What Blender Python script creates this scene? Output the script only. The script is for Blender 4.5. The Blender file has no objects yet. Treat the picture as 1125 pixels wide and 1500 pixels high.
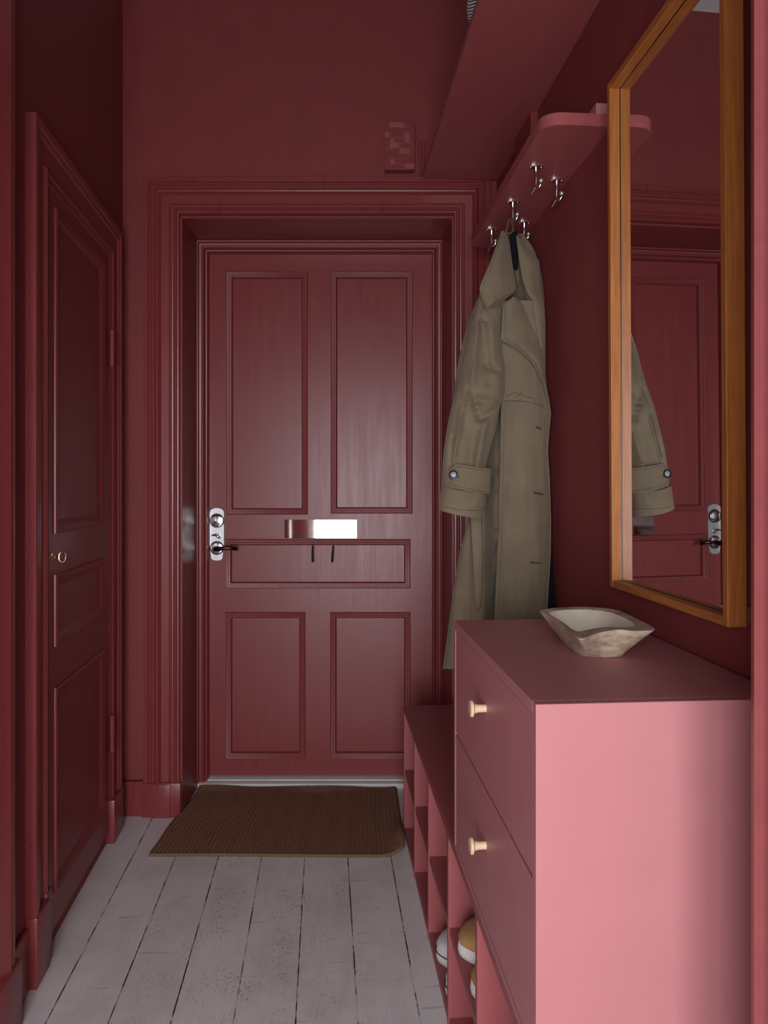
import bpy, bmesh, math, random
from mathutils import Vector, Matrix, noise
random.seed(4)
PI = math.pi
sc = bpy.context.scene
COL = sc.collection

# ------------------------------------------------------------------ frames
PHI = math.radians(4.5)      # the hall runs 4.5 degrees askew to the door wall
PHL = math.radians(6.1)      # the closet wall 6.1 degrees
CL = (-.980, 2.79)           # far left corner of the hall
class Fr:
    def __init__(s, ox, oy, ang):
        s.o = (ox, oy); s.a = ang
    def w(s, x, y, z=0.0):
        c, n = math.cos(s.a), math.sin(s.a)
        return Vector((s.o[0]+x*c-y*n, s.o[1]+x*n+y*c, z))
W0 = Fr(0, 0, 0); HF = Fr(0, 0, PHI); LF = Fr(CL[0], CL[1], PHL)
F, CX, Y0, HC = 1100.0, 562.5, 714.0, 1.23      # focal length (px), vanishing row, eye height
def P(x, y, Y):                                 # a point seen at (x, y) that stands at distance Y
    return Vector(((x-CX)/F*Y, Y, HC+(Y0-y)/F*Y))
def PZ(x, y, z):
    return P(x, y, (z-HC)*F/(Y0-y))

# ------------------------------------------------------------------ mesh builder
class MB:
    def __init__(s): s.v = []; s.f = []; s.m = []; s.mi = 0
    def add(s, vs, fs):
        b = len(s.v); s.v += [Vector(v) for v in vs]
        for q in fs: s.f.append([b+i for i in q]); s.m.append(s.mi)
    def box(s, x0, x1, y0, y1, z0, z1, c=0.0):
        if c <= 0:
            s.add([(x, y, z) for z in (z0, z1) for y in (y0, y1) for x in (x0, x1)],
                  [(0,2,3,1),(4,5,7,6),(0,1,5,4),(2,6,7,3),(0,4,6,2),(1,3,7,5)]); return
        bm = bmesh.new(); bmesh.ops.create_cube(bm, size=1)
        for v in bm.verts:
            v.co = Vector((x0+(v.co.x+.5)*(x1-x0), y0+(v.co.y+.5)*(y1-y0), z0+(v.co.z+.5)*(z1-z0)))
        bmesh.ops.bevel(bm, geom=bm.edges[:], offset=c, segments=2, affect='EDGES', profile=.5)
        bm.verts.index_update()
        s.add([v.co.copy() for v in bm.verts], [[v.index for v in f.verts] for f in bm.faces]); bm.free()
    def prism(s, poly, z0, z1):
        n = len(poly)
        s.add([(p[0], p[1], z0) for p in poly]+[(p[0], p[1], z1) for p in poly],
              [list(range(n))[::-1], list(range(n, 2*n))]+[(i, (i+1)%n, n+(i+1)%n, n+i) for i in range(n)])
    def loft(s, rings, cap=True, closed=True):
        n = len(rings[0]); vs = [p for r in rings for p in r]; fs = []
        for k in range(len(rings)-1):
            for i in range(n if closed else n-1):
                j = (i+1) % n
                fs.append((k*n+i, k*n+j, (k+1)*n+j, (k+1)*n+i))
        if cap:
            fs.append(list(range(n))[::-1]); fs.append([(len(rings)-1)*n+i for i in range(n)])
        s.add(vs, fs)
    def tube(s, pts, r, seg=10, cap=True):
        pts = [Vector(p) for p in pts]; rings = []
        prev = None
        for i, p in enumerate(pts):
            t = (pts[min(i+1, len(pts)-1)]-pts[max(i-1, 0)]).normalized()
            if prev is None:
                u = t.orthogonal().normalized()
            else:
                u = (prev-t*prev.dot(t)).normalized()
            prev = u; w = t.cross(u)
            rr = r[i] if isinstance(r, (list, tuple)) else r
            rings.append([p+(u*math.cos(a)+w*math.sin(a))*rr for a in [2*PI*k/seg for k in range(seg)]])
        s.loft(rings, cap)
    def lathe(s, prof, org, axis, seg=28):       # prof: (distance along axis, radius)
        axis = Vector(axis).normalized(); u = axis.orthogonal().normalized(); w = axis.cross(u); org = Vector(org)
        s.loft([[org+axis*d+(u*math.cos(2*PI*k/seg)+w*math.sin(2*PI*k/seg))*max(r, 1e-5) for k in range(seg)] for d, r in prof])
    def ball(s, c, r, seg=16):
        s.lathe([(-r*math.cos(PI*k/10), r*math.sin(PI*k/10)) for k in range(11)], c, (0, 0, 1), seg)
    def sweep(s, u0, u1, v0, v1, prof, mp, closed):
        # a moulding run round a rectangle with mitred corners; prof = (distance from outer edge, height)
        base = len(s.v); np_ = len(prof); vs = []
        for d, h in prof:
            if closed: pts = [(u0+d, v0+d), (u0+d, v1-d), (u1-d, v1-d), (u1-d, v0+d)]
            else: pts = [(u0+d, v0), (u0+d, v1-d), (u1-d, v1-d), (u1-d, v0)]
            vs += [mp(u, v, h) for u, v in pts]
        fs = []
        for k in range(np_-1):
            for i in range(4 if closed else 3):
                j = (i+1) % 4
                fs.append((k*4+i, k*4+j, (k+1)*4+j, (k+1)*4+i))
        s.add(vs, fs)
    def build(s, name, mat, parent=None, org=None, smooth=False, angle=None):
        me = bpy.data.meshes.new(name)
        o3 = Vector(org) if org is not None else Vector((0, 0, 0))
        me.from_pydata([tuple(v-o3) for v in s.v], [], s.f)
        bm = bmesh.new(); bm.from_mesh(me)
        bmesh.ops.recalc_face_normals(bm, faces=bm.faces[:]); bm.to_mesh(me); bm.free()
        for m in (mat if isinstance(mat, (list, tuple)) else [mat]): me.materials.append(m)
        for p, mi in zip(me.polygons, s.m): p.material_index = mi
        o = bpy.data.objects.new(name, me); COL.objects.link(o)
        if parent is not None: o.parent = parent
        if smooth:
            for p in me.polygons: p.use_smooth = True
            if angle is not None: me.set_sharp_from_angle(angle=math.radians(angle))
        return o

def thing(name, label, cat, fr, x, y, z, group=None):
    e = bpy.data.objects.new(name, None); COL.objects.link(e)
    e.empty_display_size = .05
    e.location = fr.w(x, y, z); e.rotation_euler = (0, 0, fr.a)
    e['label'] = label; e['category'] = cat
    if group: e['group'] = group
    e_org[e.name] = (x, y, z)
    return e
e_org = {}
def part(t, name, mb, mat, smooth=False, angle=40, parent=None):
    return mb.build(name, mat, parent or t, e_org[t.name], smooth, angle)
def structure(o, label=None):
    o['kind'] = 'structure'
    if label: o['label'] = label
    return o
def tag(o, label, cat, group=None):
    o['label'] = label; o['category'] = cat
    if group: o['group'] = group
    return o

# ------------------------------------------------------------------ materials
def nodes(name):
    m = bpy.data.materials.new(name); m.use_nodes = True
    nt = m.node_tree; b = nt.nodes['Principled BSDF']
    return m, nt, b
def N(nt, t, **k):
    n = nt.nodes.new(t)
    for a, v in k.items():
        if a in n.inputs: n.inputs[a].default_value = v
        else: setattr(n, a, v)
    return n
def coords(nt, scale=(1, 1, 1), rot=(0, 0, 0)):
    tc = N(nt, 'ShaderNodeTexCoord'); mp = N(nt, 'ShaderNodeMapping')
    mp.inputs['Scale'].default_value = scale; mp.inputs['Rotation'].default_value = rot
    nt.links.new(tc.outputs['Object'], mp.inputs['Vector']); return mp.outputs['Vector']
def ramp(nt, fac, stops):
    r = N(nt, 'ShaderNodeValToRGB'); el = r.color_ramp.elements
    while len(el) < len(stops): el.new(.5)
    for e, (p, c) in zip(el, stops): e.position = p; e.color = (*c, 1) if len(c) == 3 else c
    nt.links.new(fac, r.inputs['Fac']); return r.outputs['Color']
def mix(nt, fac, a, b, mode='MIX'):
    m = N(nt, 'ShaderNodeMix', data_type='RGBA', blend_type=mode)
    for sock, v in ((m.inputs[0], fac), (m.inputs[6], a), (m.inputs[7], b)):
        if hasattr(v, 'links') or isinstance(v, bpy.types.NodeSocket): nt.links.new(v, sock)
        elif isinstance(v, (int, float)): sock.default_value = v
        else: sock.default_value = (*v, 1)
    return m.outputs[2]
def noise_(nt, vec, scale, detail=4, rough=.6):
    n = N(nt, 'ShaderNodeTexNoise', Scale=scale, Detail=detail, Roughness=rough)
    nt.links.new(vec, n.inputs['Vector']); return n.outputs['Fac']
def bump(nt, b, h, strength, dist=.002):
    bp = N(nt, 'ShaderNodeBump', Strength=strength, Distance=dist)
    nt.links.new(h, bp.inputs['Height']); nt.links.new(bp.outputs['Normal'], b.inputs['Normal'])

RED = (.232, .041, .042)
def paint(name, col, rough, st=(6, 6, 6), bs=.1, spec=.5, var=.06, rv=.1):
    m, nt, b = nodes(name)
    n = noise_(nt, coords(nt, st), 6, 5)
    lo = tuple(c*(1-var) for c in col); hi = tuple(min(1, c*(1+var)) for c in col)
    nt.links.new(ramp(nt, n, [(.3, lo), (.7, hi)]), b.inputs['Base Color'])
    r = ramp(nt, n, [(.3, (rough-rv*rough,)*3), (.7, (rough+rv*rough,)*3)])
    nt.links.new(r, b.inputs['Roughness'])
    b.inputs['Specular IOR Level'].default_value = spec
    bump(nt, b, noise_(nt, coords(nt, st), 30, 4), bs, .001)
    return m
M = {}
M['wall'] = paint('red_wall_paint', RED, .60, (1.5, 1.5, 1.5), .15, .35)
M['shelf'] = paint('red_shelf_paint', RED, .42, (8, 1, 8), .12, .4)
M['gloss'] = paint('red_gloss_paint', RED, .36, (9, 9, .7), .08, .45, .04, .10)
M['trim'] = paint('red_trim_paint', RED, .30, (10, 10, 1.0), .10, .5)
M['satin_lit'] = paint('red_satin_lit', (.46, .180, .190), .45, (2, 2, 2), .05, .3, .02)  # lightened red: window light on chest and near batten put into the colour
M['rail'] = paint('red_rail_lit', (.33, .080, .083), .42, (6, 2, 6), .08, .4)  # lightened red: part of the light on rail, shelf and pier is painted
M['bench'] = paint('red_bench_shaded', (.33, .088, .092), .45, (2, 2, 2), .05, .3, .02)  # chest red deepened: shade and falloff on the bench put into the colour
M['ceil'] = paint('white_ceiling_paint', (.8, .8, .8), .8)
M['room'] = paint('white_room_paint', (.5, .5, .5), .8)
def simple(name, col, rough=.5, metal=0, spec=.5, bs=0, scl=200):
    m, nt, b = nodes(name)
    n = noise_(nt, coords(nt), scl, 3)
    nt.links.new(ramp(nt, n, [(.3, tuple(c*.92 for c in col)), (.7, tuple(min(1, c*1.06) for c in col))]), b.inputs['Base Color'])
    b.inputs['Roughness'].default_value = rough; b.inputs['Metallic'].default_value = metal
    b.inputs['Specular IOR Level'].default_value = spec
    if bs: bump(nt, b, n, bs, .001)
    return m
M['steel'] = simple('brushed_steel', (.56, .57, .58), .40, .85)
M['button2'] = simple('pale_button', (.30, .31, .34), .3)
M['chrome'] = simple('chrome', (.85, .85, .86), .12, 1)
M['plate'] = simple('polished_plate', (.9, .9, .9), .035, 1, bs=.02, scl=14)
M['bronze'] = simple('dark_bronze', (.06, .035, .03), .25, .9)
M['brass'] = simple('brass', (.62, .45, .28), .25, 1)
M['black'] = simple('black_metal', (.015, .015, .018), .4)
M['mirror'] = simple('mirror_glass', (.86, .88, .88), .0, 1)
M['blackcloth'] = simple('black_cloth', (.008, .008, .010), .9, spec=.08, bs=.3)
M['paleknob'] = simple('pale_birch', (.70, .52, .33), .5, bs=.1, scl=60)
M['white_rubber'] = simple('white_rubber', (.70, .68, .63), .6, bs=.1)
M['shoe_white'] = simple('white_canvas', (.66, .64, .60), .8, bs=.4, scl=600)
M['shoe_tan'] = simple('tan_suede', (.40, .22, .09), .85, bs=.4, scl=500)
M['shoe_olive'] = simple('olive_suede', (.26, .18, .06), .85, bs=.4, scl=500)
M['shoe_dark'] = simple('dark_lining', (.03, .028, .025), .9)
M['button'] = simple('grey_horn', (.025, .026, .032), .3, spec=.3)
M['stitch'] = simple('brown_stitch', (.05, .028, .02), .8)
M['caulk'] = simple('white_sill_paint', (.62, .60, .58), .6, bs=.5, scl=30)

def teak():
    m, nt, b = nodes('teak_wood')
    v = coords(nt, (60, 60, 3.0)); n = noise_(nt, v, 3, 6, .7)
    n2 = noise_(nt, coords(nt, (3, 3, 1)), 2, 2)
    c = ramp(nt, n, [(.25, (.22, .066, .014)), (.55, (.43, .140, .028)), (.8, (.56, .210, .052))])
    c = mix(nt, .25, c, ramp(nt, n2, [(.3, (.30, .09, .02)), (.7, (.50, .19, .05))]))
    nt.links.new(c, b.inputs['Base Color']); b.inputs['Roughness'].default_value = .42
    bump(nt, b, n, .15, .001); return m
def teak_h():
    m, nt, b = nodes('teak_wood_rail')
    v = coords(nt, (60, 3.0, 60)); n = noise_(nt, v, 3, 6, .7)
    nt.links.new(ramp(nt, n, [(.25, (.22, .066, .014)), (.55, (.43, .140, .028)), (.8, (.56, .210, .052))]), b.inputs['Base Color'])
    b.inputs['Roughness'].default_value = .42; bump(nt, b, n, .15, .001); return m
M['teak'] = teak(); M['teakh'] = teak_h()

def floor_mat():
    m, nt, b = nodes('whitewashed_floor_boards')
    tc = N(nt, 'ShaderNodeTexCoord'); sp = N(nt, 'ShaderNodeSeparateXYZ')
    nt.links.new(tc.outputs['Object'], sp.inputs[0])
    def math_(op, a, bb=None, c=None):
        n = N(nt, 'ShaderNodeMath', operation=op)
        for i, v in enumerate((a, bb, c)):
            if v is None: continue
            if isinstance(v, (int, float)): n.inputs[i].default_value = v
            else: nt.links.new(v, n.inputs[i])
        return n.outputs[0]
    t = math_('DIVIDE', math_('ADD', sp.outputs['X'], .0671+.1431*40), .1431)
    fr_ = math_('FRACT', t); idx = math_('FLOOR', t)
    d = math_('MINIMUM', fr_, math_('SUBTRACT', 1.0, fr_))      # distance to nearest seam (in boards)
    cmb = N(nt, 'ShaderNodeCombineXYZ')
    nt.links.new(math_('ROUND', t), cmb.inputs[0]); nt.links.new(sp.outputs['Y'], cmb.inputs[1])
    mp = N(nt, 'ShaderNodeMapping'); mp.inputs['Scale'].default_value = (7.3, 9, 1)
    nt.links.new(cmb.outputs[0], mp.inputs['Vector'])
    sn = noise_(nt, mp.outputs['Vector'], 1.0, 5, .7)
    width = math_('MULTIPLY', ramp(nt, sn, [(.42, (.10,)*3), (.56, (1.,)*3)]), .013)
    seam = math_('LESS_THAN', d, width)
    # colour
    cw = N(nt, 'ShaderNodeCombineXYZ'); nt.links.new(idx, cw.inputs[0])
    wn = N(nt, 'ShaderNodeTexWhiteNoise'); nt.links.new(cw.outputs[0], wn.inputs['Vector'])
    grain = noise_(nt, coords(nt, (70, 2.2, 1)), 3, 6, .7)
    blot = noise_(nt, coords(nt, (2.2, 1.6, 1)), 2.2, 6, .65)
    base = ramp(nt, wn.outputs['Value'], [(0, (.70, .665, .665)), (1, (.78, .745, .745))])
    base = mix(nt, .35, base, ramp(nt, grain, [(.3, (.60, .565, .56)), (.65, (.84, .81, .805))]))
    base = mix(nt, ramp(nt, blot, [(.45, (0,)*3), (.75, (.5,)*3)]), base, (.46, .41, .40))
    # worn specks, mostly in the middle of the walking line
    px = math_('MULTIPLY', math_('ADD', sp.outputs['X'], .17), 2.3)
    walk = math_('SUBTRACT', 1.0, math_('MINIMUM', math_('MULTIPLY', px, px), 1.0))
    spk = noise_(nt, coords(nt, (60, 22, 1)), 3.2, 6, .8)
    big = noise_(nt, coords(nt, (4, 2, 1)), 3, 3)
    sm = math_('MULTIPLY', math_('MULTIPLY', ramp(nt, spk, [(.53, (0,)*3), (.60, (1,)*3)]), walk),
               ramp(nt, big, [(.46, (.0,)*3), (.66, (.9,)*3)]))
    base = mix(nt, sm, base, (.13, .09, .085))
    # long dark scuffs across boards
    scf = noise_(nt, coords(nt, (3, 26, 1)), 2, 3, .5)
    base = mix(nt, ramp(nt, scf, [(.66, (0,)*3), (.74, (.45,)*3)]), base, (.2, .185, .18))
    col = mix(nt, seam, base, (.03, .018, .016))
    nt.links.new(col, b.inputs['Base Color'])
    b.inputs['Roughness'].default_value = .52
    h = math_('SUBTRACT', math_('MULTIPLY', grain, .3), math_('MULTIPLY', ramp(nt, d, [(.0, (1,)*3), (.03, (0,)*3)]), .8))
    bump(nt, b, h, .5, .002)
    return m
M['floor'] = floor_mat()

def mat_sisal():
    m, nt, b = nodes('brown_sisal')
    n = noise_(nt, coords(nt, (200, 90, 90)), 1.5, 5, .7)
    n2 = noise_(nt, coords(nt, (1, 1, 1)), 5, 4, .6)
    fine = noise_(nt, coords(nt, (160, 160, 160)), 2, 4, .8)
    c = ramp(nt, n, [(.3, (.13, .062, .038)), (.7, (.38, .215, .14))])
    spots = ramp(nt, fine, [(.66, (0,)*3), (.72, (.7,)*3)])
    c2 = mix(nt, spots, c, (.30, .21, .14))
    c = mix(nt, ramp(nt, n2, [(.5, (0,)*3), (.65, (1,)*3)]), c, c2)
    nt.links.new(c, b.inputs['Base Color']); b.inputs['Roughness'].default_value = .95
    b.inputs['Specular IOR Level'].default_value = .1
    bump(nt, b, n, .8, .003); return m
M['sisal'] = mat_sisal()
M['sisaledge'] = simple('sisal_edge', (.17, .11, .06), .95, spec=.1, bs=.6, scl=300)

def mat_cotton(name, col):
    m, nt, b = nodes(name)
    w = N(nt, 'ShaderNodeTexWave', Scale=260.0, Distortion=1.0)
    w.bands_direction = 'DIAGONAL'
    nt.links.new(coords(nt), w.inputs['Vector'])
    n = noise_(nt, coords(nt), 9, 5)
    nt.links.new(ramp(nt, n, [(.3, tuple(c*.86 for c in col)), (.7, tuple(c*1.1 for c in col))]), b.inputs['Base Color'])
    b.inputs['Roughness'].default_value = .72; b.inputs['Specular IOR Level'].default_value = .25
    b.inputs['Sheen Weight'].default_value = .15
    bump(nt, b, w.outputs['Fac'], .12, .001); return m
M['coat'] = mat_cotton('khaki_cotton', (.182, .138, .088))
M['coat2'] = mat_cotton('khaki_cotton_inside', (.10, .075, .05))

def mat_bowl():
    m, nt, b = nodes('weathered_wood')
    n = noise_(nt, coords(nt, (9, 6, 26)), 3.5, 8, .72); n2 = noise_(nt, coords(nt), 22, 6, .65)
    c = ramp(nt, n, [(.28, (.18, .12, .085)), (.5, (.42, .335, .255)), (.72, (.66, .58, .48))])
    c = mix(nt, ramp(nt, n2, [(.45, (0,)*3), (.7, (.6,)*3)]), c, (.46, .29, .18))
    nt.links.new(c, b.inputs['Base Color']); b.inputs['Roughness'].default_value = .6
    bump(nt, b, n2, .3, .003); return m
M['bowl'] = mat_bowl()
M['bowlin'] = simple('pale_worn_wood', (.80, .74, .60), .6, bs=.2, scl=25)
def mat_basket():
    m, nt, b = nodes('grey_seagrass')
    w = N(nt, 'ShaderNodeTexWave', Scale=45.0, Distortion=.5); w.bands_direction = 'DIAGONAL'
    nt.links.new(coords(nt), w.inputs['Vector'])
    nt.links.new(ramp(nt, w.outputs['Fac'], [(.3, (.10, .085, .08)), (.6, (.50, .46, .43))]), b.inputs['Base Color'])
    b.inputs['Roughness'].default_value = .8; bump(nt, b, w.outputs['Fac'], .8, .003); return m
M['basket'] = mat_basket()

# ------------------------------------------------------------------ the setting
ZC = 3.10
mb = MB()
flv = [HF.w(x, y, 0) for x, y in ((-3, -4.6), (2.6, -4.6), (2.6, 3.6), (-3, 3.6))]
mb = MB(); mb.box(-3.2, 2.8, -4.8, 3.7, -.06, 0)
o = mb.build('floor', M['floor']); o.rotation_euler = (0, 0, PHI)
structure(o, 'whitewashed worn wooden floor boards running towards the entrance door')
mb = MB(); mb.box(-3.2, 2.8, -4.8, 3.7, ZC, ZC+.06); o = mb.build('ceiling', M['ceil']); o.rotation_euler = (0, 0, PHI)
structure(o, 'white ceiling, seen only in the mirror')

YB, YF, YD = 2.83, 3.064, 3.13
OL, OR, OT = -.7615, .2595, 2.2445
mb = MB()
mb.prism([(-1.3, YB), (OL, YB), (-.767, YF+.16), (-1.3, YF+.16)], 0, ZC)
mb.prism([(OR, YB), (.80, YB), (.80, YF+.16), (.232, YF+.16)], 0, ZC)
mb.prism([(OL, YB), (OR, YB), (.232, YF+.16), (-.767, YF+.16)], OT, ZC)
mb.build('wall_back', M['wall'])
structure(bpy.data.objects['wall_back'], 'dark red end wall with deep recess around the entrance door')
# reveal boards lining the recess
mb = MB()
e = .004
mb.prism([(OL+e, YB-.01), (-.767+e, YF+.02), (-.767-.004, YF+.02), (OL-.004, YB-.01)], 0, OT)
mb.prism([(OR-e, YB-.01), (OR+.004, YB-.01), (.237+.004, YF+.02), (.237-e, YF+.02)], 0, OT)
mb.prism([(OL+e, YB-.01), (OR-e, YB-.01), (.237-e, YF+.02), (-.767+e, YF+.02)], OT-.004, OT+.004)
structure(mb.build('trim_1', M['gloss']), 'glossy dark red boards lining the recess of the entrance door')

h0 = HF.w(.645, .80)
yh = (YB-.645*math.sin(PHI))/math.cos(PHI)
b0 = (.80-.645*math.sin(PHI))/math.cos(PHI)
pr = [HF.w(.645, b0), HF.w(.645, yh), (.80, YB), (.80, .80)]
mb = MB(); mb.prism([(p[0], p[1]) for p in pr], 0, ZC)
structure(mb.build('wall_right', M['wall']), 'dark red wall on the right behind mirror and coat')
cl0 = LF.w(0, .045); cl1 = LF.w(0, -1.90)
mb = MB(); mb.prism([(cl0[0], cl0[1]), (cl1[0], cl1[1]), (-1.4, cl1[1]), (-1.4, cl0[1])], 0, ZC)
structure(mb.build('wall_left', M['wall']), 'dark red wall on the left around the closet door')
# the pier of the opening to the next room, near right
mb = MB()
mb.prism([(.391, .80), (.388, .787), (.391, .780), (.396, .772), (.396, .765), (.388, .75), (.386, .70), (.386, .36), (.40, .30), (1.1, .30), (1.1, .80)], 0, ZC)
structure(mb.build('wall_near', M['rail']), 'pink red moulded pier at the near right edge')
# beyond the camera: short passage, then a white room with a big window
mb = MB(); mb.prism([(.95, -.12), (.95, .3), (1.1, .3), (1.1, -.12)], 0, ZC)
structure(mb.build('wall_passage', M['wall']))
mb = MB(); mb.box(-1.5, -1.4, -.12, .90, 0, ZC); structure(mb.build('wall_added_alcove', M['wall']))  # unseen alcove, added to keep a bright wall out of the letter plate's reflection
mb = MB()
mb.prism([(-2.4, -.22), (-.80, -.22), (-.80, -.12), (-2.4, -.12)], 0, ZC)
mb.prism([(.85, -.22), (2.2, -.22), (2.2, -.12), (.85, -.12)], 0, ZC)
mb.prism([(-.80, -.22), (.85, -.22), (.85, -.12), (-.80, -.12)], 1.80, ZC)  # low unseen header, added to keep window light off the upper walls
structure(mb.build('wall_partition_shade', M['wall']))
mb = MB(); mb.box(-2.4, -2.3, -1.05, -.22, 0, ZC); structure(mb.build('wall_room_left', M['wall']))
mb = MB(); mb.box(2.1, 2.2, -1.05, -.22, 0, ZC); structure(mb.build('wall_room_right', M['room']))
WX0, WX1, WZ0, WZ1 = -.72, .42, .25, 1.95
mb = MB()
mb.box(-2.4, WX0, -1.15, -.95, 0, ZC); mb.box(WX1, 2.2, -1.15, -.95, 0, ZC)
mb.box(WX0, WX1, -1.15, -.95, 0, WZ0); mb.box(WX0, WX1, -1.15, -.95, WZ1, ZC)
structure(mb.build('wall_front', M['wall']))
mb = MB()
for x0, x1 in ((WX0, WX0+.06), (WX1-.06, WX1), (-.10, -.05)): mb.box(x0, x1, -1.08, -1.01, WZ0, WZ1)
for z0, z1 in ((WZ0, WZ0+.06), (WZ1-.06, WZ1), (1.85, 1.89)): mb.box(WX0, WX1, -1.075, -1.015, z0, z1)
structure(mb.build('window_1', M['room']))

# casing of the entrance door
CAS = [(0,0),(0,.030),(.018,.031),(.020,.027),(.024,.031),(.028,.031),(.031,.026),(.036,.028),(.040,.028),(.044,.024),
       (.047,.033),(.050,.038),(.054,.040),(.058,.038),(.062,.030),(.066,.022),(.094,.020),(.098,.015),(.102,.015),(.104,.025),
       (.108,.028),(.112,.027),(.114,.023),(.118,.027),(.121,.027),(.123,.023),(.127,.027),(.132,.026),(.135,.018),(.135,-.01)]
mb = MB(); mb.sweep(-.899, .3965, 0, 2.3885, CAS, lambda u, v, h: (u, YB-h, v), False)
# plinth blocks
for x0, x1 in ((-.902, -.758), (.2565, .3995)):
    mb.box(x0, x1, YB-.036, YB, 0, .128, .003)
    mb.box(x0+.03, x0+.107, YB-.041, YB-.03, 0, .124, .003)
structure(mb.build('trim_2', M['trim'], smooth=True, angle=30), 'wide dark red moulded casing around the entrance door')
FP = [(0,-.02),(0,0),(.003,.003),(.007,.002),(.009,-.002),(.010,-.013),(.017,-.015),(.019,-.009),(.023,-.007),(.027,-.009),
      (.029,-.020),(.033,-.027),(.035,-.024),(.038,-.025),(.040,-.030),(.0405,-.075)]
mb = MB(); mb.sweep(-.767, .240, 0, 2.240, FP, lambda u, v, h: (u, YF-h, v), False)
structure(mb.build('trim_3', M['gloss'], smooth=True, angle=30), 'stepped dark red frame directly around the entrance door')
mb = MB(); mb.box(-.764, .236, YF-.002, 3.20, 0, .022, .004); mb.box(-.764, .236, YF+.03, 3.20, .0, .027, .003)
structure(mb.build('trim_4', M['caulk'], smooth=True, angle=30), 'pale painted threshold under the entrance door')

# baseboards
mb = MB(); mb.box(-.983, -.902, YB-.026, YB, 0, .130, .004)
structure(mb.build('baseboard_back', M['trim']))
def lbox(mb, p0, p1, t0, t1, z0, z1, c=0):
    mb.box(p0, p1, t0, t1, z0, z1, c)
def lbuild(mb, name, mat, label, **k):
    o = mb.build(name, mat, **k); o.location = (CL[0], CL[1], 0); o.rotation_euler = (0, 0, PHL)
    return structure(o, label)
mb = MB(); lbox(mb, 0, .012, -1.10, -.957, 0, .155, .004)
lbuild(mb, 'baseboard_left', M['trim'], 'dark red baseboard between the two left door casings')
LC = [(0,0),(0,.026),(.003,.027),(.020,.026),(.024,.020),(.030,.023),(.036,.023),(.040,.016),(.060,.015),(.085,.013),(.090,.010),
      (.094,.017),(.100,.021),(.106,.019),(.110,.012),(.114,.016),(.120,.014),(.126,.008),(.130,-.002)]
mb = MB(); mb.sweep(-.958, -.075, 0, 2.150, LC, lambda u, v, h: (h, u, v), False)
lbox(mb, 0, .030, -.962, -.868, 0, .175, .004); lbox(mb, 0, .022, -.868, -.826, 0, .185, .003)
lbox(mb, 0, .030, -.205, -.072, 0, .150, .004)
lbuild(mb, 'trim_5', M['trim'], 'dark red moulded casing around the closet door on the left', smooth=True, angle=30)
mb = MB()
pf = [(0,-1.100),(.026,-1.100),(.031,-1.106),(.031,-1.114),(.026,-1.118),(.029,-1.124),(.033,-1.132),(.030,-1.142),(.020,-1.165),(.018,-1.180),(.018,-1.22),(0,-1.22)]
mb.prism(pf, .15, ZC-.5)
lbox(mb, 0, .038, -1.22, -1.08, 0, .155, .004)
lbuild(mb, 'trim_6', M['trim'], 'pink red edge of a second casing at the far left of the photo', smooth=True, angle=30)

# ------------------------------------------------------------------ entrance door
PM = [(0,0),(.001,.006),(.004,.009),(.007,.008),(.009,.004),(.013,.003),(.017,.006),(.021,.005),(.024,0),(.027,-.010),(.034,-.010)]
SD = F/YD
def dx(x): return (x-CX)/SD
def dz(y): return HC+(Y0-y)/SD
door = bpy.data.objects.new('door_1', None); COL.objects.link(door); door.location = (-.727, YD, .03)
door['kind'] = 'structure'; door['label'] = 'glossy dark red panelled entrance door with five panels and a letter plate'
dorg = (-.727, YD, .03)
panels = [(331.5, 451, 398.5, 754), (484.5, 604.5, 398.5, 752.5), (330, 601.5, 789.5, 862), (330.5, 447.5, 896.5, 1111), (483.5, 601.5, 896.5, 1111)]
def door_slab(L, R, B, T, holes, mp, back, thick):
    us = sorted({L, R, *[h[0] for h in holes], *[h[1] for h in holes]}); vs = sorted({B, T, *[h[2] for h in holes], *[h[3] for h in holes]})
    mb = MB()
    def inside(u, v): return any(h[0] < u < h[1] and h[2] < v < h[3] for h in holes)
    for i in range(len(us)-1):
        for j in range(len(vs)-1):
            u0, u1, v0, v1 = us[i], us[i+1], vs[j], vs[j+1]
            w = back if inside((u0+u1)/2, (v0+v1)/2) else 0
            mb.add([mp(u0, v0, w), mp(u1, v0, w), mp(u1, v1, w), mp(u0, v1, w)], [(0, 1, 2, 3)])
    mb.add([mp(u, v, w) for w in (0, -thick) for u, v in ((L, B), (R, B), (R, T), (L, T))],
           [(4, 5, 6, 7), (0, 1, 5, 4), (1, 2, 6, 5), (2, 3, 7, 6), (3, 0, 4, 7)])
    return mb
holes = [(dx(a)+.02, dx(b)-.02, dz(d)+.02, dz(c)-.02) for a, b, c, d in panels]
mpD = lambda u, v, h: (u, YD-h, v)
mb = door_slab(-.7275, .2035, .031, 2.2015, holes, mpD, -.012, .045)
mb.build('leaf', M['gloss'], door, dorg)
for a, b, c, d in panels:
    mb = MB(); u0, u1, v0, v1 = dx(a), dx(b), dz(d), dz(c)
    mb.sweep(u0, u1, v0, v1, PM, mpD, True)
    k = .034; mb.add([mpD(u, v, -.010) for u, v in ((u0+k, v0+k), (u1-k, v0+k), (u1-k, v1-k), (u0+k, v1-k))], [(0, 1, 2, 3)])
    mb.build('panel', M['gloss'], door, dorg, True, 35)
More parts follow.
